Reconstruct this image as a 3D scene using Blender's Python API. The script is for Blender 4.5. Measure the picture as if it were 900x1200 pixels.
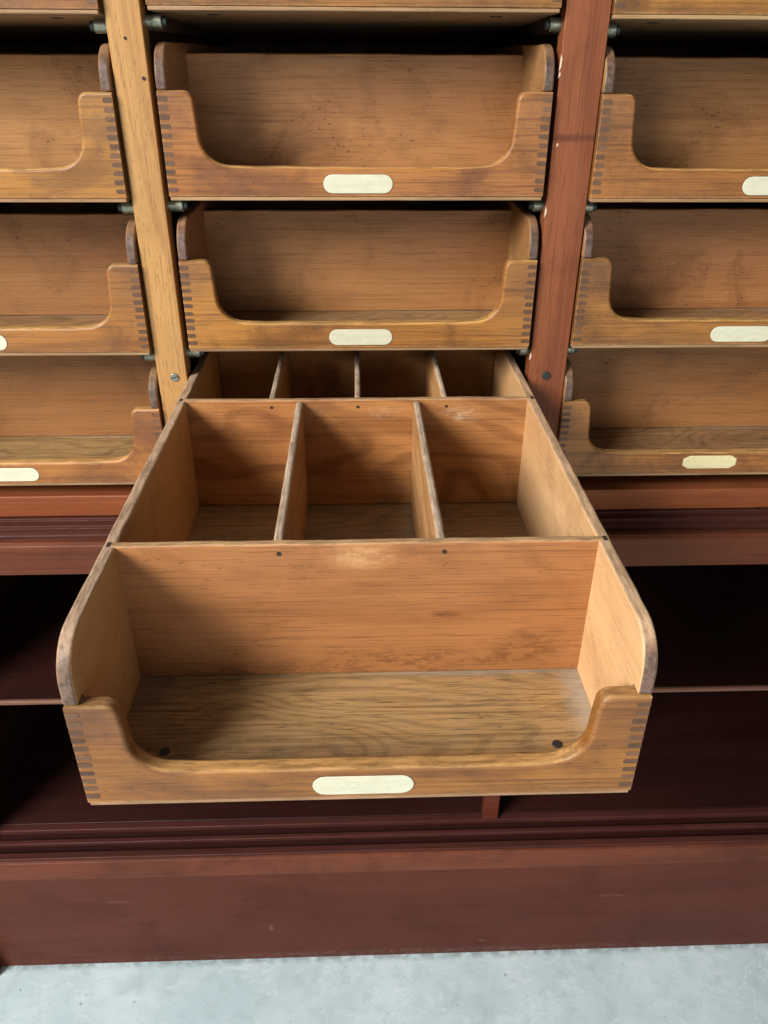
import bpy, bmesh, math, random
from mathutils import Vector, Matrix

random.seed(7)
S = bpy.context.scene
COL = S.collection
for o in list(bpy.data.objects):
    bpy.data.objects.remove(o)

# ------------------------------------------------------------------ camera
PITCH, YAW, ROLL = math.radians(-30.18), math.radians(2.05), math.radians(0.33)
CAM = Vector((-0.0048, -0.9416, 1.5118))
fwd = Vector((math.sin(YAW) * math.cos(PITCH), math.cos(YAW) * math.cos(PITCH), math.sin(PITCH)))
rt = fwd.cross(Vector((0, 0, 1))).normalized()
up = rt.cross(fwd)
r2 = rt * math.cos(ROLL) + up * math.sin(ROLL)
u2 = -rt * math.sin(ROLL) + up * math.cos(ROLL)
cd = bpy.data.cameras.new('camera')
cam = bpy.data.objects.new('camera', cd)
COL.objects.link(cam)
m = Matrix.Identity(4)
for i in range(3):
    m[i][0], m[i][1], m[i][2], m[i][3] = r2[i], u2[i], -fwd[i], CAM[i]
cam.matrix_world = m
cd.sensor_fit = 'VERTICAL'
cd.sensor_height = 36.0
cd.lens = 920.6 / 1200 * 36.0
cd.clip_start = 0.02
cd.clip_end = 100
cd.dof.use_dof = True
cd.dof.focus_distance = 0.80
cd.dof.aperture_fstop = 18.0
S.camera = cam

# ------------------------------------------------------------------ world and lamps
w = bpy.data.worlds.new('World')
S.world = w
w.use_nodes = True
bg = w.node_tree.nodes['Background']
bg.inputs['Color'].default_value = (0.98, 0.985, 1.0, 1)
bg.inputs['Strength'].default_value = 0.165


def area_lamp(name, loc, target, sx, sy, power, color):
    d = bpy.data.lights.new(name, 'AREA')
    d.shape = 'RECTANGLE'
    d.size, d.size_y = sx, sy
    d.energy = power
    d.color = color
    o = bpy.data.objects.new(name, d)
    COL.objects.link(o)
    o.location = loc
    o.rotation_euler = (Vector(target) - Vector(loc)).to_track_quat('-Z', 'Y').to_euler()
    return o


# the shop window behind the photographer's left shoulder
area_lamp('window_light', (-3.15, -3.00, 3.45), (0, -0.3, 1.05), 1.9, 1.9, 500, (1.0, 0.97, 0.915))
# wide low fill added behind the camera to lift the fronts and undersides
area_lamp('front_fill_light', (0.6, -4.6, 1.25), (0.1, 0, 0.9), 3.2, 2.0, 52, (0.97, 0.985, 1.0))

S.view_settings.view_transform = 'Standard'
S.view_settings.look = 'None'
S.view_settings.exposure = 0.0
S.view_settings.gamma = 1.0
S.view_settings.use_curve_mapping = False
S.render.engine = 'CYCLES'
S.cycles.max_bounces = 6
S.cycles.diffuse_bounces = 3
S.cycles.glossy_bounces = 2
S.render.resolution_x, S.render.resolution_y = 768, 1024

# ------------------------------------------------------------------ measurements (metres, floor at 0)
DZ = -0.0725
Z0, Z1, Z2, Z3 = 1.6225 + DZ, 1.443 + DZ, 1.2675 + DZ, 1.0846 + DZ
YD = -0.008                      # drawer fronts stand a little proud of the posts
PX = 0.4698                      # bay pitch
H = 0.2080                       # half width of a drawer
HE, HS = 0.108, 0.152            # ear height, side height
D1, D2, LEN = 0.132, 0.445, 0.69
TF, TS, TP = 0.014, 0.0105, 0.008


# ------------------------------------------------------------------ materials
def nd(nt, kind, **kw):
    n = nt.nodes.new(kind)
    for k, v in kw.items():
        setattr(n, k, v)
    return n


class G:
    """small node-graph helper"""
    def __init__(s, name):
        s.m = bpy.data.materials.new(name)
        s.m.use_nodes = True
        s.nt = s.m.node_tree
        s.b = s.nt.nodes['Principled BSDF']

    def link(s, a, b):
        s.nt.links.new(a, b)

    def setin(s, sock, v):
        if hasattr(v, 'links') or isinstance(v, bpy.types.NodeSocket):
            s.link(v, sock)
        else:
            sock.default_value = v

    def math(s, op, a, b=0.0, c=0.0, clamp=False):
        n = nd(s.nt, 'ShaderNodeMath', operation=op)
        n.use_clamp = clamp
        s.setin(n.inputs[0], a)
        s.setin(n.inputs[1], b)
        s.setin(n.inputs[2], c)
        return n.outputs[0]

    def vmul(s, v, sc):
        n = nd(s.nt, 'ShaderNodeVectorMath', operation='MULTIPLY')
        s.setin(n.inputs[0], v)
        n.inputs[1].default_value = sc
        return n.outputs[0]

    def vadd(s, v, b):
        n = nd(s.nt, 'ShaderNodeVectorMath', operation='ADD')
        s.setin(n.inputs[0], v)
        s.setin(n.inputs[1], b)
        return n.outputs[0]

    def noise(s, v, scale, detail=3, rough=0.55, dist=0.0):
        n = nd(s.nt, 'ShaderNodeTexNoise')
        s.link(v, n.inputs['Vector'])
        n.inputs['Scale'].default_value = scale
        n.inputs['Detail'].default_value = detail
        n.inputs['Roughness'].default_value = rough
        n.inputs['Distortion'].default_value = dist
        return n.outputs['Fac']

    def rng(s, v, a, b, c=0.0, d=1.0):
        n = nd(s.nt, 'ShaderNodeMapRange', interpolation_type='SMOOTHSTEP')
        s.setin(n.inputs['Value'], v)
        n.inputs['From Min'].default_value = a
        n.inputs['From Max'].default_value = b
        n.inputs['To Min'].default_value = c
        n.inputs['To Max'].default_value = d
        return n.outputs['Result']

    def mix(s, f, a, b, blend='MIX'):
        n = nd(s.nt, 'ShaderNodeMix', data_type='RGBA', blend_type=blend)
        s.setin(n.inputs[0], f)
        s.setin(n.inputs[6], a if not isinstance(a, tuple) else (*a[:3], 1))
        s.setin(n.inputs[7], b if not isinstance(b, tuple) else (*b[:3], 1))
        return n.outputs[2]

    def coords(s, rand=True):
        tc = nd(s.nt, 'ShaderNodeTexCoord').outputs['Object']
        if not rand:
            return tc, None
        oi = nd(s.nt, 'ShaderNodeObjectInfo').outputs['Random']
        cb = nd(s.nt, 'ShaderNodeCombineXYZ')
        s.link(s.math('MULTIPLY', oi, 17.3), cb.inputs[0])
        s.link(s.math('MULTIPLY', oi, 31.7), cb.inputs[1])
        s.link(s.math('MULTIPLY', oi, 23.1), cb.inputs[2])
        return s.vadd(tc, cb.outputs[0]), oi

    def edge(s, radius):
        bv = nd(s.nt, 'ShaderNodeBevel', samples=4)
        bv.inputs['Radius'].default_value = radius
        ge = nd(s.nt, 'ShaderNodeNewGeometry')
        dp = nd(s.nt, 'ShaderNodeVectorMath', operation='DOT_PRODUCT')
        s.link(bv.outputs[0], dp.inputs[0])
        s.link(ge.outputs['Normal'], dp.inputs[1])
        return s.math('SUBTRACT', 1.0, dp.outputs['Value'])

    def bump(s, h, strength, dist=0.001):
        n = nd(s.nt, 'ShaderNodeBump')
        n.inputs['Strength'].default_value = strength
        n.inputs['Distance'].default_value = dist
        s.link(h, n.inputs['Height'])
        s.link(n.outputs[0], s.b.inputs['Normal'])


def wood(name, light, mid, dark, axis, rings=8, ring_amt=0.45, pore=0.5, stain=0.4, stain_col=(0.05, 0.025, 0.012),
         rough=0.42, edge_col=None, edge_amt=0.5, dust=0.0, dust_col=(0.30, 0.27, 0.22), speck=0.0, vary=0.18,
         coat=0.1, cap=None, top=None, top_amt=0.7, spots=(), bump=0.4, ring_st=(1.6, 9.0), spec=0.35, pore_st=(26, 760), fib=0.45, edge_r=0.002):
    g = G(name)
    v, oi = g.coords()

    def st(lo, hi):
        sc = [hi, hi, hi]
        sc[axis] = lo
        return g.vmul(v, tuple(sc))
    field = g.noise(st(*ring_st), 1.0, 2, 0.45, 0.35)
    ring = g.math('SINE', g.math('MULTIPLY', field, rings * 6.283))
    ring = g.rng(ring, 0.1, 1.0)
    streak = g.noise(st(3.6, 310), 1.0, 3, 0.7)
    pr = g.noise(st(*pore_st), 1.0, 2, 0.5)
    pores = g.rng(pr, 0.56, 0.72)
    blot = g.noise(v, 7.5, 4, 0.66, 0.8)
    col = g.mix(g.rng(field, 0.32, 0.68), mid, light)
    col = g.mix(g.math('MULTIPLY', ring, ring_amt), col, dark)
    col = g.mix(g.math('MULTIPLY', g.rng(streak, 0.48, 0.70), fib), col, dark)
    col = g.mix(g.math('MULTIPLY', g.rng(streak, 0.48, 0.30), fib * 0.8), col, light)
    col = g.mix(g.math('MULTIPLY', pores, pore), col, stain_col)
    # handling stains and darkened varnish
    col = g.mix(g.math('MULTIPLY', g.rng(blot, 0.47, 0.66), stain), col, dark)
    col = g.mix(g.math('MULTIPLY', g.rng(blot, 0.60, 0.74), stain * 0.7), col, stain_col)
    if speck:
        sp = g.math('MULTIPLY', g.rng(g.noise(st(150, 330), 1.0, 1, 0.5), 0.66, 0.76), g.rng(blot, 0.46, 0.62))
        col = g.mix(g.math('MULTIPLY', sp, speck), col, stain_col)
    if dust:
        dm = g.rng(g.noise(v, 38.0, 5, 0.75), 0.35, 0.70)
        col = g.mix(g.math('MULTIPLY', dm, dust), col, dust_col)
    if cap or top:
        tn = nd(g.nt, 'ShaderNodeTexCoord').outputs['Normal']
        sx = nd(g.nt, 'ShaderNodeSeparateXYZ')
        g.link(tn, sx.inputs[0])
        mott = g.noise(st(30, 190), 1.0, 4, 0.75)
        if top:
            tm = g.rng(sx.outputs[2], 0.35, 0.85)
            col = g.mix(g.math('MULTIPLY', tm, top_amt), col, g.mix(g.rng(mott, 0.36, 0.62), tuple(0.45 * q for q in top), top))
        if cap:
            cm = g.rng(g.math('ABSOLUTE', sx.outputs[axis]), 0.45, 0.9)
            cc = g.mix(g.rng(g.noise(v, 120.0, 3, 0.7), 0.38, 0.62), cap, tuple(0.5 * q for q in cap))
            col = g.mix(cm, col, cc)
    if edge_col:
        e = g.rng(g.edge(edge_r), 0.03, 0.25)
        e = g.math('MULTIPLY', e, g.math('ADD', g.math('MULTIPLY', g.rng(g.noise(v, 85.0, 4, 0.7), 0.40, 0.60), 0.85), 0.15))
        col = g.mix(g.math('MULTIPLY', e, edge_amt), col, edge_col)
    if spots:
        tc = nd(g.nt, 'ShaderNodeTexCoord').outputs['Object']
        brk = g.noise(st(70, 200), 1.0, 4, 0.75)
        for (px, py, pz), (ex, ey, ez), amt, sc, hard in spots:
            dv = g.vmul(g.vadd(tc, (-px, -py, -pz)), (1 / ex, 1 / ey, 1 / ez))
            ln = nd(g.nt, 'ShaderNodeVectorMath', operation='LENGTH')
            g.link(dv, ln.inputs[0])
            f = g.rng(ln.outputs['Value'], 1.0, 0.2)
            f = g.math('MULTIPLY', f, g.math('ADD', g.math('MULTIPLY', g.rng(brk, 0.46, 0.60), hard), 1.0 - hard))
            col = g.mix(g.math('MULTIPLY', f, amt), col, sc)
    hs = nd(g.nt, 'ShaderNodeHueSaturation')
    g.link(col, hs.inputs['Color'])
    g.link(g.math('ADD', g.math('MULTIPLY', oi, vary), 1.0 - vary / 2), hs.inputs['Value'])
    g.link(g.math('ADD', g.math('MULTIPLY', g.math('FRACT', g.math('MULTIPLY', oi, 7.7)), 0.012), 0.4935), hs.inputs['Hue'])
    g.link(hs.outputs[0], g.b.inputs['Base Color'])
    g.link(g.math('ADD', g.math('MULTIPLY', blot, 0.35), rough - 0.15), g.b.inputs['Roughness'])
    g.b.inputs['Specular IOR Level'].default_value = spec
    g.b.inputs['Coat Weight'].default_value = coat
    g.b.inputs['Coat Roughness'].default_value = 0.3
    h = g.math('SUBTRACT', g.math('MULTIPLY', streak, 0.9), g.math('MULTIPLY', pores, 0.7))
    g.bump(h, bump, 0.0008)
    return g.m


def plain(name, col, rough, metal=0.0, var=0.3, scale=120.0, dirt=(0.05, 0.05, 0.04), bump=0.2):
    g = G(name)
    v, oi = g.coords()
    f = g.rng(g.noise(v, scale, 4, 0.65), 0.42, 0.72)
    c = g.mix(g.math('MULTIPLY', f, var), col, dirt)
    g.link(c, g.b.inputs['Base Color'])
    g.b.inputs['Metallic'].default_value = metal
    g.link(g.math('ADD', g.math('MULTIPLY', f, 0.25), rough), g.b.inputs['Roughness'])
    g.bump(f, bump, 0.0004)
    return g.m


HL, HM, HD = (0.320, 0.133, 0.0255), (0.236, 0.090, 0.0180), (0.096, 0.033, 0.0085)
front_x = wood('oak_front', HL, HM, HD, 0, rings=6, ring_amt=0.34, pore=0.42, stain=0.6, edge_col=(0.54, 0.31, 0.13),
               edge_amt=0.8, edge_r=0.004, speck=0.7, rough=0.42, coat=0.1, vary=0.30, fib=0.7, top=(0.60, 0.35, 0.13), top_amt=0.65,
               spots=(((-0.198, 0, 0.095), (0.050, 0.05, 0.045), 0.62, (0.115, 0.050, 0.024), 0.35),
                      ((0.198, 0, 0.090), (0.045, 0.05, 0.050), 0.50, (0.125, 0.055, 0.024), 0.35),
                      ((-0.10, 0, 0.008), (0.10, 0.05, 0.008), 0.5, (0.12, 0.05, 0.018), 0.5),
                      ((0.11, 0, 0.006), (0.12, 0.05, 0.010), 0.5, (0.12, 0.05, 0.018), 0.5)))
SK = dict(rings=4, ring_amt=0.15, pore=0.25, fib=0.30, rough=0.42, speck=0.5, edge_col=(0.16, 0.09, 0.055), edge_amt=0.5)
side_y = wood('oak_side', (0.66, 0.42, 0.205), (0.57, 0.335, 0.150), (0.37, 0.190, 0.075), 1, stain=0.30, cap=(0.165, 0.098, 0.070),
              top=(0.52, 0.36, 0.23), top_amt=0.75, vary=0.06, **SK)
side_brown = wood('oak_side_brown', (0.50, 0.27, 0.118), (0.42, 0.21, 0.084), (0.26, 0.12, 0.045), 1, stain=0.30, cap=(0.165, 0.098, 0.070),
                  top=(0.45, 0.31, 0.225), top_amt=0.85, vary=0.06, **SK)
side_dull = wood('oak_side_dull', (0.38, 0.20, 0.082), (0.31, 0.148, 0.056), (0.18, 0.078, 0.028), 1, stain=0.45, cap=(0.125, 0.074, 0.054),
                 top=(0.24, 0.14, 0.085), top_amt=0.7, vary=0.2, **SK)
SC = (0.60, 0.47, 0.32)
div_front = wood('divider_tray', (0.405, 0.172, 0.061), (0.338, 0.135, 0.045), (0.185, 0.065, 0.021), 0, rings=4, ring_amt=0.22, pore=0.34, fib=0.48,
                 stain=0.35, edge_col=(0.55, 0.34, 0.16), edge_amt=0.7, speck=0.5, rough=0.45, top=(0.56, 0.37, 0.20),
                 spots=(((0.0, D1, 0.140), (0.040, 0.05, 0.018), 0.6, (0.58, 0.34, 0.15), 0.7),
                        ((0.04, D1, 0.026), (0.15, 0.05, 0.026), 0.6, (0.105, 0.038, 0.014), 0.75),
                        ((0.150, D1, 0.040), (0.06, 0.05, 0.034), 0.5, (0.105, 0.038, 0.014), 0.85),
                        ((-0.11, D1, 0.018), (0.10, 0.05, 0.014), 0.6, (0.105, 0.038, 0.014), 0.7),
                        ((0.075, D1, 0.078), (0.018, 0.05, 0.006), 0.75, (0.11, 0.036, 0.015), 0.5)))
div_mid = wood('divider_mid', (0.49, 0.236, 0.076), (0.405, 0.178, 0.053), (0.17, 0.062, 0.018), 0, rings=10, ring_amt=0.50, ring_st=(2.6, 6.5), pore=0.3,
               stain=0.25, edge_col=(0.55, 0.36, 0.18), edge_amt=0.7, speck=0.3, rough=0.45, top=(0.50, 0.35, 0.2),
               spots=(((0.120, D2, 0.133), (0.030, 0.05, 0.016), 0.5, SC, 0.9),
                      ((-0.062, D2, 0.135), (0.030, 0.05, 0.012), 0.25, SC, 0.9),
                      ((0.03, D2, 0.136), (0.035, 0.05, 0.012), 0.25, SC, 0.9)))
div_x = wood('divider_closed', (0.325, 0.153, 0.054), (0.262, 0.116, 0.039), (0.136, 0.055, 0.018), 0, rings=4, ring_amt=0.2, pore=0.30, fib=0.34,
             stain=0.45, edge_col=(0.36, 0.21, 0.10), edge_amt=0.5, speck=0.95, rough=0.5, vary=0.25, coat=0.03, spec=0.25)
part_y = wood('cedar_partition', (0.50, 0.275, 0.112), (0.41, 0.20, 0.073), (0.22, 0.092, 0.030), 1, rings=7, ring_amt=0.35, pore=0.35, stain=0.3,
              edge_col=(0.36, 0.26, 0.18), edge_amt=0.7, rough=0.45, speck=0.3, top=(0.50, 0.41, 0.32), top_amt=0.85)
floor_x = wood('dusty_oak_bottom', (0.365, 0.212, 0.088), (0.270, 0.150, 0.060), (0.060, 0.032, 0.013), 0, rings=17, ring_amt=0.32, ring_st=(3.4, 12.0), pore=0.68,
               stain=0.25, dust=0.22, dust_col=(0.25, 0.19, 0.125), rough=0.6, coat=0.0, speck=0.6, vary=0.06, pore_st=(46, 700), spec=0.25, fib=0.55,
               spots=(((0.200, 0.09, 0.0115), (0.032, 0.10, 0.02), 0.75, (0.33, 0.31, 0.27), 0.3),
                      ((0.10, 0.137, 0.0115), (0.16, 0.014, 0.02), 0.6, (0.33, 0.31, 0.27), 0.3),
                      ((-0.185, 0.115, 0.0115), (0.035, 0.04, 0.02), 0.6, (0.13, 0.095, 0.06), 0.3),
                      ((0.0, 0.29, 0.0115), (0.45, 0.17, 0.05), 0.75, (0.275, 0.225, 0.165), 0.3)))
under_x = wood('raw_bottom_edge', (0.33, 0.20, 0.10), (0.27, 0.155, 0.07), (0.15, 0.08, 0.036), 0, rings=6, ring_amt=0.3, rough=0.6, coat=0.0)
end_grain = wood('dark_end_grain', (0.135, 0.066, 0.031), (0.105, 0.050, 0.024), (0.05, 0.025, 0.012), 1, rings=5, ring_amt=0.3, pore=0.3, stain=0.4,
                 rough=0.5, vary=0.45)
post_oak = wood('oak_post', (0.42, 0.228, 0.074), (0.355, 0.177, 0.053), (0.22, 0.098, 0.028), 2, rings=10, ring_amt=0.34, pore=0.4, stain=0.2,
                stain_col=(0.16, 0.075, 0.025), edge_col=(0.30, 0.16, 0.07), edge_amt=0.5, rough=0.40, coat=0.15, pore_st=(90, 520), fib=0.65)
ML, MM, MD = (0.128, 0.036, 0.0175), (0.098, 0.0265, 0.0135), (0.052, 0.014, 0.0078)
MK = dict(spec=0.12, coat=0.02, vary=0.06, pore=0.25)
post_mah = wood('mahogany_post', (0.225, 0.077, 0.030), (0.180, 0.057, 0.0225), (0.102, 0.031, 0.014), 2,
                spots=(((0.236, 0.0, 1.4345), (0.06, 0.05, 0.006), 0.7, (0.06, 0.02, 0.014), 0.2), ((0.236, 0.0, 1.16), (0.02, 0.05, 0.09), 0.35, (0.08, 0.024, 0.016), 0.4)), rings=5, ring_amt=0.25, stain=0.3,
                stain_col=(0.05, 0.015, 0.012), edge_col=(0.28, 0.15, 0.11), edge_amt=0.5, rough=0.36, **MK)
mah_x = wood('mahogany', ML, MM, MD, 0, rings=5, ring_amt=0.28, stain=0.3, stain_col=(0.04, 0.013, 0.011),
             edge_col=(0.22, 0.10, 0.08), edge_amt=0.6, rough=0.38, **MK)
mah_rail = wood('mahogany_rail', (0.26, 0.088, 0.030), (0.21, 0.064, 0.023), (0.12, 0.034, 0.014), 0, rings=5, ring_amt=0.3, stain=0.3,
                stain_col=(0.05, 0.015, 0.01), edge_col=(0.32, 0.15, 0.08), edge_amt=0.5, rough=0.36, **MK)
mah_mould = wood('mahogany_moulding', (0.075, 0.024, 0.018), (0.060, 0.018, 0.014), (0.035, 0.011, 0.009), 0, rings=4, ring_amt=0.2, stain=0.4,
                 stain_col=(0.02, 0.008, 0.007), edge_col=(0.24, 0.11, 0.085), edge_amt=0.8, rough=0.46, **MK)  # pale edge colour paints highlights along the arrises of the steps
SCU = (0.22, 0.13, 0.11)
mah_plinth = wood('mahogany_plinth', (0.088, 0.0250, 0.0120), (0.071, 0.0198, 0.0098), (0.044, 0.0120, 0.0068), 0, rings=4, ring_amt=0.2, stain=0.3, fib=0.25,
                  spots=(((-0.18, -0.056, 0.10), (0.006, 0.05, 0.012), 0.6, SCU, 0.6), ((0.22, -0.056, 0.04), (0.010, 0.05, 0.005), 0.6, SCU, 0.7),
                         ((0.1, -0.056, 0.012), (0.9, 0.05, 0.014), 0.5, (0.12, 0.085, 0.075), 0.9), ((0.45, -0.056, 0.17), (0.05, 0.05, 0.006), 0.25, SCU, 0.8),
                         ((-0.45, -0.056, 0.19), (0.05, 0.05, 0.004), 0.25, SCU, 0.8), ((0.60, -0.056, 0.06), (0.25, 0.05, 0.09), 0.4, (0.04, 0.014, 0.011), 0.3)),
                  stain_col=(0.03, 0.012, 0.010), edge_col=(0.16, 0.075, 0.06), edge_amt=0.5, rough=0.44, speck=0.0, **MK)
mah_cap = wood('mahogany_plinth_cap', (0.138, 0.043, 0.021), (0.108, 0.032, 0.0165), (0.055, 0.017, 0.010), 0, rings=3, ring_amt=0.2, stain=0.4,
               stain_col=(0.04, 0.014, 0.011), edge_col=(0.19, 0.095, 0.075), edge_amt=0.6, rough=0.42, **MK)
mah_lit_edge = wood('mahogany_lit_edge', (0.21, 0.10, 0.065), (0.16, 0.072, 0.048), (0.08, 0.03, 0.022), 0, rings=3, ring_amt=0.2, stain=0.4, rough=0.45, **MK)  # pale tone paints in the thin lit line of the shelf edge
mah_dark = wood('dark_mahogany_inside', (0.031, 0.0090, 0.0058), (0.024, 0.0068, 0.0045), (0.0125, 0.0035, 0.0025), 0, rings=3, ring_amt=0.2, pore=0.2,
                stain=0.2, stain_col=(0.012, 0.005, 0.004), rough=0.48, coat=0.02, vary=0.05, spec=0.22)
case_in = wood('case_inside', (0.075, 0.036, 0.02), (0.055, 0.026, 0.014), (0.03, 0.013, 0.008), 1, rings=3, rough=0.7, coat=0.0)
brass = plain('aged_brass', (0.26, 0.27, 0.20), 0.36, 0.85, 0.6, 260, (0.06, 0.08, 0.06))
iron = plain('dark_iron', (0.035, 0.045, 0.048), 0.45, 0.6, 0.4, 300, (0.02, 0.02, 0.02))


def bone_material():
    g = G('bone_label')
    v, oi = g.coords()
    tc = nd(g.nt, 'ShaderNodeTexCoord').outputs['Object']
    f = g.rng(g.noise(g.vmul(v, (40, 40, 220)), 1.0, 4, 0.7), 0.40, 0.70)
    c = g.mix(g.math('MULTIPLY', f, 0.45), (0.54, 0.525, 0.395), (0.41, 0.41, 0.30))
    c = g.mix(g.math('MULTIPLY', g.rng(g.noise(v, 55.0, 3, 0.6), 0.50, 0.72), 0.4), c, (0.50, 0.43, 0.26))
    sx = nd(g.nt, 'ShaderNodeSeparateXYZ')
    g.link(tc, sx.inputs[0])
    w1 = g.noise(g.vmul(v, (330, 1, 120)), 1.0, 2, 0.5, 0.6)
    stroke = g.math('SUBTRACT', 1.0, g.rng(g.math('ABSOLUTE', g.math('SUBTRACT', w1, 0.5)), 0.0, 0.05))
    band = g.rng(g.math('ABSOLUTE', g.math('SUBTRACT', sx.outputs[2], 0.0178)), 0.0048, 0.0030)
    span = g.rng(g.math('ABSOLUTE', sx.outputs[0]), 0.031, 0.026)
    pen = g.math('MULTIPLY', g.math('MULTIPLY', stroke, band), g.math('MULTIPLY', span, 0.16))
    c = g.mix(pen, c, (0.20, 0.22, 0.17))
    g.link(c, g.b.inputs['Base Color'])
    g.b.inputs['Roughness'].default_value = 0.45
    g.bump(f, 0.15, 0.0004)
    return g.m


bone = bone_material()
bone_warm = plain('yellowed_label', (0.60, 0.52, 0.29), 0.42, 0.0, 0.3, 200, (0.36, 0.32, 0.18), 0.1)
gap_dark = plain('dark_gap', (0.02, 0.012, 0.008), 0.8)
chip = plain('bare_chip', (0.62, 0.46, 0.34), 0.6, 0, 0.4, 300, (0.3, 0.18, 0.1))


def concrete():
    g = G('pale_concrete')
    v, _ = g.coords(False)
    big = g.noise(v, 5.0, 5, 0.6, 0.4)
    med = g.noise(v, 26.0, 5, 0.65, 0.5)
    fine = g.noise(v, 160.0, 4, 0.7)
    c = g.mix(g.rng(big, 0.35, 0.7), (0.40, 0.505, 0.545), (0.50, 0.60, 0.63))
    c = g.mix(g.math('MULTIPLY', g.rng(med, 0.45, 0.72), 0.42), c, (0.30, 0.375, 0.405))
    c = g.mix(g.math('MULTIPLY', g.rng(fine, 0.55, 0.8), 0.5), c, (0.60, 0.68, 0.70))
    dots = g.rng(g.noise(v, 75.0, 2, 0.5), 0.70, 0.76)
    c = g.mix(g.math('MULTIPLY', dots, 0.6), c, (0.16, 0.19, 0.2))
    wv = g.noise(v, 9.0, 6, 0.7, 1.2)
    scr = g.math('SUBTRACT', 1.0, g.rng(g.math('ABSOLUTE', g.math('SUBTRACT', wv, 0.5)), 0.0, 0.008))
    scr = g.math('MULTIPLY', scr, g.rng(g.noise(v, 4.0, 2), 0.5, 0.65))
    c = g.mix(g.math('MULTIPLY', scr, 0.75), c, (0.70, 0.77, 0.78))
    smear = g.rng(g.noise(g.vmul(v, (14, 34, 1)), 1.0, 6, 0.75, 0.8), 0.54, 0.66)
    c = g.mix(g.math('MULTIPLY', smear, 0.35), c, (0.62, 0.69, 0.70))
    sy = nd(g.nt, 'ShaderNodeSeparateXYZ')
    g.link(v, sy.inputs[0])
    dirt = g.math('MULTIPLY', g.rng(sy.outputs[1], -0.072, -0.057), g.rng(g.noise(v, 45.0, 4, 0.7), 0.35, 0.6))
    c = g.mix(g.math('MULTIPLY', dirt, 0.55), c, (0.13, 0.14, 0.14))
    g.link(c, g.b.inputs['Base Color'])
    g.b.inputs['Roughness'].default_value = 0.62
    g.bump(g.math('ADD', med, g.math('MULTIPLY', fine, 0.4)), 0.3, 0.002)
    return g.m


# ------------------------------------------------------------------ mesh helpers
def finish(bm, name, mat, parent=None, bevel=0.0, seg=2, smooth=True):
    bmesh.ops.recalc_face_normals(bm, faces=bm.faces[:])
    me = bpy.data.meshes.new(name)
    bm.to_mesh(me)
    bm.free()
    me.materials.append(mat)
    o = bpy.data.objects.new(name, me)
    COL.objects.link(o)
    if parent:
        o.parent = parent
    if bevel:
        md = o.modifiers.new('Bevel', 'BEVEL')
        md.width = bevel
        md.segments = seg
        md.limit_method = 'ANGLE'
        md.angle_limit = math.radians(40)
        md.harden_normals = False
    if smooth:
        me.shade_smooth()
        try:
            me.set_sharp_from_angle(angle=math.radians(38))
        except Exception:
            pass
    return o


def box(bm, x0, x1, y0, y1, z0, z1):
    vs = [bm.verts.new((x, y, z)) for x in (x0, x1) for y in (y0, y1) for z in (z0, z1)]
    for f in ((0, 1, 3, 2), (4, 6, 7, 5), (0, 4, 5, 1), (2, 3, 7, 6), (0, 2, 6, 4), (1, 5, 7, 3)):
        bm.faces.new([vs[i] for i in f])


def boxes(name, mat, parent, *bs, bevel=0.0012, seg=2):
    bm = bmesh.new()
    for b in bs:
        box(bm, *b)
    return finish(bm, name, mat, parent, bevel, seg)


def prism(name, mat, parent, pts, axis, a, b, bevel=0.0012, seg=2):
    """closed outline (two coordinates in axis order, axis left out) extruded from a to b along axis"""
    bm = bmesh.new()

    def mk(p, t):
        c = list(p)
        c.insert(axis, t)
        return bm.verts.new(c)
    A = [mk(p, a) for p in pts]
    B = [mk(p, b) for p in pts]
    bm.faces.new(A)
    bm.faces.new(B[::-1])
    n = len(pts)
    for i in range(n):
        bm.faces.new((A[i], B[i], B[(i + 1) % n], A[(i + 1) % n]))
    return finish(bm, name, mat, parent, bevel, seg)


def arc(cx, cy, r, a0, a1, n=6, ry=None):
    ry = r if ry is None else ry
    return [(cx + r * math.cos(math.radians(a0 + (a1 - a0) * i / n)), cy + ry * math.sin(math.radians(a0 + (a1 - a0) * i / n))) for i in range(n + 1)]


def disc(name, mat, parent, loc, axis, r, depth, n=20, bevel=0.0006, slot=None):
    bm = bmesh.new()
    bmesh.ops.create_cone(bm, cap_ends=True, segments=n, radius1=r, radius2=r, depth=depth)
    if axis == 0:
        bmesh.ops.rotate(bm, verts=bm.verts, matrix=Matrix.Rotation(math.pi / 2, 3, 'Y'))
    elif axis == 1:
        bmesh.ops.rotate(bm, verts=bm.verts, matrix=Matrix.Rotation(math.pi / 2, 3, 'X'))
    o = finish(bm, name, mat, parent, bevel, 2)
    o.location = loc
    return o


def thing(name, label, cat, loc=(0, 0, 0), group=None):
    o = bpy.data.objects.new(name, None)
    COL.objects.link(o)
    o.location = loc
    o['label'] = label
    o['category'] = cat
    if group:
        o['group'] = group
    return o


def copy_tree(o, parent=None):
    c = o.copy()
    COL.objects.link(c)
    c.parent = parent
    for ch in o.children:
        copy_tree(ch, c)
    return c


# ------------------------------------------------------------------ setting
bm = bmesh.new()
vs = [bm.verts.new(p) for p in ((-4, -5, 0), (4, -5, 0), (4, 3, 0), (-4, 3, 0))]
bm.faces.new(vs)
fl = finish(bm, 'floor', concrete())
fl['kind'] = 'structure'

# ------------------------------------------------------------------ the cabinet
CX0, CX1 = -0.735, 1.205         # ends of the case
BF = -0.055                      # front plane of the base
cab = thing('shop_cabinet', 'tall mahogany shop cabinet with open base holding rows of small wooden drawers', 'cabinet', (0, 0, 0))
ZT = Z0 + 0.215

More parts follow.
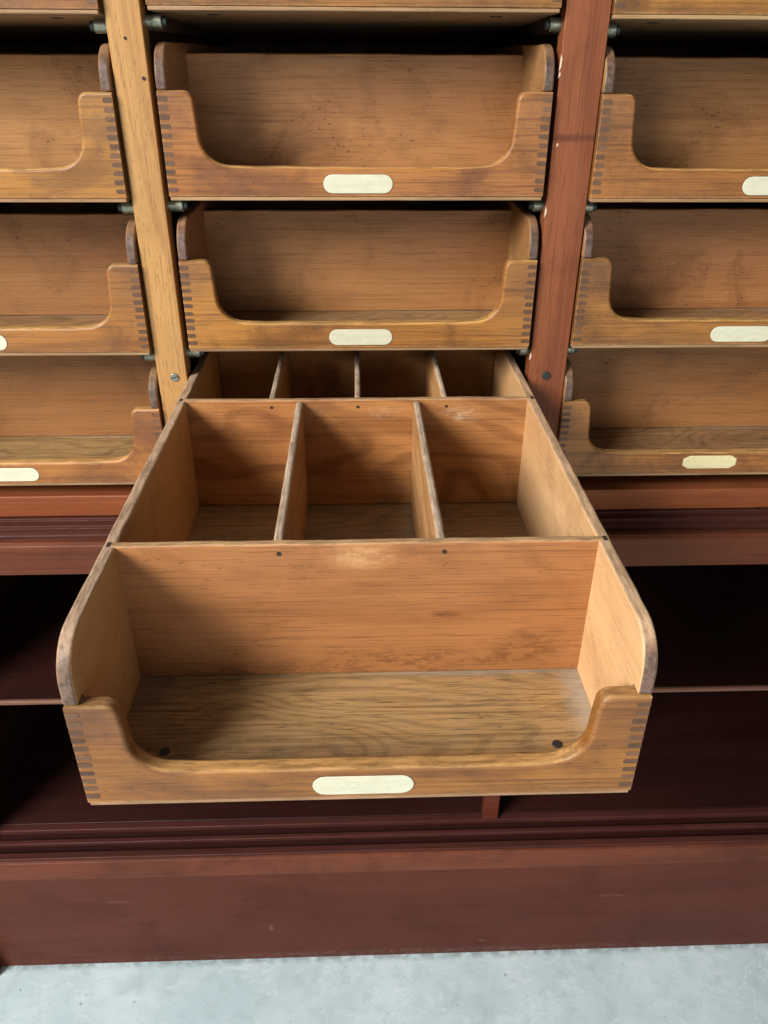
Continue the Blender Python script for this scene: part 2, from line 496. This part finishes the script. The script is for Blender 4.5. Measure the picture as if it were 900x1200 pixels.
posts = []
for x0, x1, mat in ((-0.735, -0.690, post_mah), (-0.2548, -0.2185, post_oak), (0.2115, 0.2580, post_mah), (0.690, 0.735, post_mah), (1.160, 1.205, post_mah)):
    posts.append(boxes('post', mat, cab, (x0, x1, 0.0, 0.026, 0.9985, ZT), bevel=0.0012))
    c = (x0 + x1) / 2
    boxes('partition', case_in, cab, (c - 0.012, c + 0.012, 0.0262, 0.70, 0.9985, ZT), bevel=0)
boxes('back_panel', case_in, cab, (CX0, CX1, 0.7002, 0.715, 0.30, ZT), bevel=0)
boxes('top_board', mah_x, cab, (CX0 - 0.01, CX1 + 0.01, -0.02, 0.72, ZT + 0.0005, ZT + 0.025))
# small things on the posts: screws, nail holes, chips, a joint
for p, (x, z) in ((posts[1], (-0.234, 1.235 + DZ)), (posts[2], (0.2335, 1.234 + DZ))):
    s = disc('screw', brass if p is posts[1] else iron, p, (x, -0.0006, z), 1, 0.0052, 0.0024)
    sl = boxes('slot', gap_dark, s, (-0.0046, 0.0046, -0.0016, -0.0010, -0.0005, 0.0005), bevel=0)
    sl.rotation_euler = (0, random.uniform(-1, 1), 0)
for x, z, r in ((-0.2375, 1.598 + DZ, 0.0016), (-0.224, 1.562 + DZ, 0.0019)):
    disc('nail_hole', gap_dark, posts[1], (x, -0.0002, z), 1, r, 0.0012, 8, 0)
for x, z, hgt in ((0.2112, 1.578, 0.016), (0.2110, 1.567, 0.006), (0.2112, 1.430, 0.012), (0.2108, 1.259, 0.010), (0.2165, 1.500, 0.004)):
    prism('chip', chip, posts[2], [(x - 0.0007, z + DZ - hgt / 2), (x + 0.0012, z + DZ - hgt * 0.2), (x + 0.0016, z + DZ + hgt * 0.25), (x, z + DZ + hgt / 2)], 1, -0.0004, 0.001, bevel=0)

# rollers and runners that carry the drawers
ROWZ = (Z0, Z1, Z2, Z3)
HANG = {(0, 0): (0.004, -0.0045), (1, 0): (0.004, -0.0015), (2, 0): (0.004, -0.0018), (3, 0): (0.004, 0.0022),
        (0, 1): (-0.003, -0.0004), (1, 1): (-0.003, 0.0005), (2, 1): (-0.0018, 0.0026), (3, 1): (-0.0055, -0.0012),
        (0, 2): (-0.003, -0.0050), (1, 2): (-0.003, -0.0012), (2, 2): (-0.002, 0.0038), (3, 2): (-0.003, 0.0078)}   # no two hang quite alike
for bay, (xl, xr) in enumerate(((-0.7005, -0.2487), (-0.2247, 0.2232), (0.2473, 0.7005))):
    for k, z in enumerate(ROWZ):
        dz = HANG[(k, bay)][1]
        for sx, x in ((1, xl), (-1, xr)):
            rl = disc('roller', brass, cab, (x + sx * 0.0115, 0.020, z - 0.0092 + dz), 0, 0.0068, 0.023, 20, 0.001)
            disc('axle', iron, rl, (sx * 0.0130, 0, 0), 0, 0.0048, 0.006, 12, 0.0008)
            xa, xb = sorted((x, x + sx * 0.013))
            boxes('runner', case_in, cab, (xa, xb, 0.034, 0.69, z - 0.017 + dz, z - 0.0015 + dz), bevel=0.001)

# rail under the lowest drawers, stepped waist moulding, apron
zr1, zr0 = 1.0675 + DZ, 1.036 + DZ
boxes('rail', mah_rail, cab, (CX0, CX1, -0.001, 0.045, zr0, zr1), bevel=0.0015)
boxes('dust_board', case_in, cab, (CX0, CX1, 0.0452, 0.70, zr1 - 0.02, zr1 - 0.004), bevel=0)
prof = [(0.0, zr0 - 0.0005), (-0.0060, zr0 - 0.0005), (-0.0060, zr0 - 0.0040)]
prof += [(-0.0190, zr0 - 0.0052), (-0.0190, zr0 - 0.0026), (-0.0222, zr0 - 0.0026), (-0.0222, zr0 - 0.0062)]
prof += arc(-0.0222, zr0 - 0.0125, 0.0125, 90, 180, 6, 0.0055)
prof += [(-0.0347, zr0 - 0.0140), (-0.0395, zr0 - 0.0140), (-0.0395, zr0 - 0.0092), (-0.0440, zr0 - 0.0080), (-0.047, zr0 - 0.0100), (-0.047, zr0 - 0.030), (0.0, zr0 - 0.030)]
prism('waist_moulding', mah_mould, cab, prof, 0, CX0 - 0.02, CX1 + 0.02, bevel=0.0006)
prism('apron', mah_x, cab, [(-0.0475, zr0 - 0.0075), (BF, zr0 - 0.0075), (-0.060, zr0 - 0.0115), (-0.060, 0.980 + DZ), (-0.030, 0.980 + DZ), (-0.030, zr0 - 0.0305), (-0.0475, zr0 - 0.0305)],
      0, CX0 - 0.02, CX1 + 0.02, bevel=0.0012)
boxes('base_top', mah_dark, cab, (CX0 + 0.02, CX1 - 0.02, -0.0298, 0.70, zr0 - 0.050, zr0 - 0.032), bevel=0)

# open base: end panels, shelf, bottom board with door tracks, centre divider, plinth
ZB = 0.385 + DZ
XE = -0.678
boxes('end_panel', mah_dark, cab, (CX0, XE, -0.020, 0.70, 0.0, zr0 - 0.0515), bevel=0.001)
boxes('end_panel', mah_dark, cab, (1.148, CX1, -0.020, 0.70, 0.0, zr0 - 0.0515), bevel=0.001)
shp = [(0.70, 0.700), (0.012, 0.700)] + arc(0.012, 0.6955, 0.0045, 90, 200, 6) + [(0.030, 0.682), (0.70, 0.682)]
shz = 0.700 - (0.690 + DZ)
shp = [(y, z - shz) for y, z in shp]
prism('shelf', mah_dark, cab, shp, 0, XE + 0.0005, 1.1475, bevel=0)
prism('shelf_lipping', mah_lit_edge, cab, [(y, z) for y, z in [(0.0066, 0.690 + DZ - 0.006), (0.0066, 0.690 + DZ - 0.0015), (0.009, 0.690 + DZ + 0.0006), (0.013, 0.690 + DZ + 0.0006), (0.013, 0.690 + DZ - 0.006)]], 0, XE + 0.001, 1.147, bevel=0.0006)
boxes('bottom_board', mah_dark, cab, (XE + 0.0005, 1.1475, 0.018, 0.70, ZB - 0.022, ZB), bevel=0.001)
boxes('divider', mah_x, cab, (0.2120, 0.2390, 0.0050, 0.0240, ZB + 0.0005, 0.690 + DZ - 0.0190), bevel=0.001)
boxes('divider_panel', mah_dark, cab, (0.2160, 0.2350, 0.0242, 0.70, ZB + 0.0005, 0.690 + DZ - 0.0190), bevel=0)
# sliding-door track at the foot: ridges and grooves, each ridge a strip
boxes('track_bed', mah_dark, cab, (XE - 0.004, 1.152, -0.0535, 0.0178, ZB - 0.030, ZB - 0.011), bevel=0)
for ya, yb, zt in ((0.004, 0.0176, -0.0005), (-0.022, -0.013, -0.0025), (-0.0535, -0.040, -0.0010)):
    boxes('track_ridge', mah_mould, cab, (XE - 0.003, 1.151, ya, yb, ZB - 0.0108, ZB + zt), bevel=0.0014)
zpb = 0.332 + DZ
boxes('plinth', mah_plinth, cab, (-0.705, 1.175, -0.056, -0.036, 0.001, zpb), bevel=0.001)
prism('plinth_cap', mah_cap, cab, [(-0.0538, ZB - 0.0045), (-0.0585, ZB - 0.0065), (-0.0605, ZB - 0.011), (-0.0605, zpb + 0.004), (-0.0570, zpb + 0.0005), (-0.0536, zpb + 0.0005)],
      0, -0.705, 1.175, bevel=0.0008)
for xa, xb in ((-0.765, -0.7055), (1.1755, 1.235)):
    s = 1 if xa < 0 else -1
    xi = xb if xa < 0 else xa
    prism('corner_foot', mah_plinth, cab, [(xa if s > 0 else xb, 0.0), (xi + s * 0.006, 0.0), (xi + s * 0.006, 0.020), (xi + s * 0.002, 0.05), (xi - s * 0.004, 0.085), (xi - s * 0.006, ZB), (xa if s > 0 else xb, ZB)],
          1, -0.078, -0.0215, bevel=0.002)


# ------------------------------------------------------------------ drawers
def wob(p, q, n, amp):
    """points strictly between p and q, nudged off the straight line like a worn edge"""
    out = []
    for i in range(1, n):
        t = i / n
        out.append((p[0] + (q[0] - p[0]) * t, p[1] + (q[1] - p[1]) * t + random.uniform(-amp, amp)))
    return out


def board(name, mat, parent, x0, x1, y0, y1, z0, z1, axis, amp=0.0004, bevel=0.0016):
    """upright board whose top edge has been knocked about; axis is its thin direction"""
    a, b = (x0, x1) if axis == 1 else (y0, y1)
    n = max(4, int((b - a) / 0.014))
    pts = [(a, z0), (b, z0), (b, z1)] + wob((b, z1), (a, z1), n, amp) + [(a, z1)]
    return prism(name, mat, parent, pts, axis, y0 if axis == 1 else x0, y1 if axis == 1 else x1, bevel=bevel, seg=3)


def stadium(w2, h2, n=8):
    return arc(w2 - h2, 0, h2, -90, 90, n) + arc(-w2 + h2, 0, h2, 90, 270, n)


def front_outline(HE):
    zb, lip, ci, re, rc = 0.0042, 0.0355, 0.171, 0.010, 0.030
    # right half from the bottom centre round to the lip
    right = [(H, zb), (H, HE)] + arc(ci + re, HE - re, re, 90, 180, 5) + \
            [(ci - 0.0012, 0.080)] + arc(ci - 0.002 - rc, lip + rc, rc, 0, -90, 8)
    left = [(-x, z) for x, z in reversed(right)]
    return right + [(x, z - 0.0009) for x, z in wob((0.139, lip), (-0.139, lip), 20, 0.00035)] + left


def side_outline(HE):
    a = arc(0.0355, 0.1190, 0.0340, 180, 90, 9, HS - 0.1190)
    return [(TF + 0.0003, 0.0045), (TF + 0.0003, HE + 0.0006), (0.0015, HE + 0.0006)] + a + wob((0.0355, HS), (LEN, HS), 44, 0.0006) + [(LEN, HS), (LEN, 0.0045)]


def weight_front(o):
    """full rounding along the hand cut-out, only a worn arris elsewhere"""
    me = o.data
    at = me.attributes.new('bevel_weight_edge', 'FLOAT', 'EDGE')
    for e in me.edges:
        p, q = (me.vertices[i].co for i in e.vertices)
        mid = (p + q) / 2
        wgt = 0.0
        if abs(p.y - q.y) < 1e-6:
            wgt = 1.0 if (mid.z > 0.03 and abs(mid.x) < H - 0.0005) else 0.25
        elif abs(abs(mid.x) - H) < 1e-4:
            wgt = 0.2
        at.data[e.index].value = wgt
    o.modifiers['Bevel'].limit_method = 'WEIGHT'


def make_drawer(opened):
    t = thing('drawer', '', 'drawer')
    he = 0.102 if opened else HE
    f = prism('front', front_x, t, front_outline(he), 1, 0.0, TF, bevel=0.0030, seg=3)
    weight_front(f)
    # rounded finger joints at both ends of the front
    n = 11
    pitch = (he - 0.010) / n
    bmf = bmesh.new()
    hh = pitch * 0.265
    pts = [(0.0, -hh), (0.0092, -hh)] + arc(0.0092, 0, 0.0014, -90, 90, 4, hh) + [(0.0, hh)]
    A = [bmf.verts.new((p[0], -0.00025, p[1])) for p in pts]
    B = [bmf.verts.new((p[0], TF - 0.0004, p[1])) for p in pts]
    bmf.faces.new(A)
    bmf.faces.new(B[::-1])
    for i in range(len(pts)):
        bmf.faces.new((A[i], B[i], B[(i + 1) % len(pts)], A[(i + 1) % len(pts)]))
    proto = finish(bmf, 'finger_joint', end_grain, f)
    first = True
    for sx in (-1, 1):
        for k in range(n):
            o = proto if first else proto.copy()
            if not first:
                COL.objects.link(o)
            first = False
            o.parent = f
            o.location = (sx * (H - 0.0002), 0, 0.0085 + pitch * (k + 0.35) + random.uniform(-0.0003, 0.0003))
            o.scale = (-sx * random.uniform(0.92, 1.06), 1, random.uniform(0.9, 1.12))
    for sx in (-1, 1):
        a, b = sorted((sx * H, sx * (H - TS)))
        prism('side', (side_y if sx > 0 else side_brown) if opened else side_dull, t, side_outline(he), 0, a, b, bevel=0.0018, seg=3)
    boxes('bottom_edge', under_x, t, (-H + 0.001, H - 0.001, 0.001, LEN, 0.0, 0.0040), bevel=0.0009)
    b = boxes('bottom', floor_x, t, (-H + TS + 0.0003, H - TS - 0.0003, TF + 0.0003, LEN - 0.01, 0.0043, 0.0115), bevel=0)
    for x, y in ((-0.158, 0.043), (0.159, 0.042)):
        disc('screw', iron, b, (x, y, 0.0113), 2, 0.0042, 0.0022, 16, 0.0004)
    for x in (-0.150, 0.150):
        disc('screw_hole', gap_dark, t, (x, 0.050, 0.0), 2, 0.0065, 0.0012, 16, 0)
    dt = (HS + 0.0004) if opened else 0.1418
    d = board('divider', div_front if opened else div_x, t, -H + 0.0048, H - 0.0048, D1, D1 + TP, 0.0118, dt, 1)
    if opened:
        for sx in (-1, 1):
            boxes('dado_gap', gap_dark, t, (sx * (H - 0.0046) - 0.0016, sx * (H - 0.0046) + 0.0016, D1 + 0.0006, D1 + TP - 0.001, HS - 0.01, HS + 0.0006), bevel=0)
            boxes('dado_gap', gap_dark, t, (sx * (H - 0.0046) - 0.0016, sx * (H - 0.0046) + 0.0016, D2 + 0.0006, D2 + TP - 0.001, HS - 0.01, HS + 0.0006), bevel=0)
        for x in (-0.066, 0.070):
            disc('nail', gap_dark, d, (x, D1 - 0.0001, 0.1435), 1, 0.0020, 0.0010, 10, 0)
        d2 = board('divider', div_mid, t, -H + 0.0048, H - 0.0048, D2, D2 + TP, 0.0118, HS + 0.0004, 1)
        for x in (-0.100, 0.0, 0.103):
            disc('nail', gap_dark, d2, (x, D2 - 0.0001, 0.1435), 1, 0.0018, 0.0010, 10, 0)
        for x in (-0.067, 0.068):
            board('partition', part_y, t, x - TP / 2, x + TP / 2, D1 + TP + 0.0002, D2 - 0.0002, 0.0118, HS - 0.0012, 0, 0.0006, 0.0026)
        for x in (-0.1, 0.0, 0.102):
            board('partition', part_y, t, x - 0.0035, x + 0.0035, D2 + TP + 0.0002, LEN - 0.0105, 0.0118, HS - 0.0012, 0, 0.0006, 0.0024)
    boxes('back', div_x, t, (-H + TS + 0.0003, H - TS - 0.0003, LEN - 0.0100, LEN - 0.0005, 0.0045, HS - 0.008), bevel=0.0012)
    # bone label let into the lip
    lb = prism('label_plate', bone, t, [(x + 0.001, z + 0.0175) for x, z in stadium(0.0385, 0.0098)], 1, -0.0007, 0.0022, bevel=0.0005)
    prism('label_recess', end_grain, lb, [(x + 0.001, z + 0.0175) for x, z in stadium(0.0390, 0.0103)], 1, -0.00015, 0.0030, bevel=0)
    return t


closed = make_drawer(False)
ROWS = ('top', 'second', 'third', 'lowest')
LABELS = {
    (0, 0): 'drawer cut off at the top left corner, only its underside and lip showing',
    (0, 1): 'drawer cut off by the top edge, centre column, speckled drawer below it',
    (0, 2): 'drawer cut off at the top right corner, beside the red mahogany post',
    (1, 0): 'closed oak drawer at left edge, first full one beside the pale post',
    (1, 1): 'closed oak drawer with speckled inner panel, upper of two above the pulled-out drawer',
    (1, 2): 'closed oak drawer at right edge, highest full one right of the mahogany post',
    (2, 0): 'closed oak drawer at left edge, middle of the left column',
    (2, 1): 'closed oak drawer directly above the pulled-out compartment drawer',
    (2, 2): 'closed oak drawer at right edge, middle of the right column, white label',
    (3, 0): 'closed oak drawer at lower left, just above the mahogany rail',
    (3, 2): 'closed oak drawer at lower right with a yellowed label, above the dark rail',
}
used = False
for k, z in enumerate(ROWZ):
    for j in range(3):
        if (k, j) == (3, 1):
            continue
        d = closed if not used else copy_tree(closed)
        used = True
        d.location = (PX * (j - 1) + HANG[(k, j)][0], YD + random.uniform(-0.001, 0.001), z + HANG[(k, j)][1])
        d.rotation_euler.x = math.radians(-1.7) if k == 0 else 0.0   # the top row has settled back on its runners
        d['label'] = LABELS[(k, j)]
        d['group'] = 'closed drawers in the cabinet'
        if (k, j) == (3, 2):
            for ch in d.children:
                if ch.name.startswith('label_plate'):
                    o = prism('label_plate', bone_warm, d, stadium(0.0375, 0.0095, 3), 1, -0.0007, 0.0022, bevel=0.0005)
                    o.location = (0, 0, 0.0205)
                    rec = ch.children[0]
                    bpy.data.objects.remove(rec)
                    bpy.data.objects.remove(ch)
                    break

for o in bpy.data.objects:
    if o.name.startswith('label_plate') and abs(o.parent.location.z - Z0) < 0.01:
        o.location.z += 0.004

opend = make_drawer(True)
opend.scale.x = 1.011
opend.location = (HANG[(3, 1)][0], -0.5260, Z3 + HANG[(3, 1)][1])
opend['label'] = 'pulled-out oak drawer with open front tray and divided compartments behind'
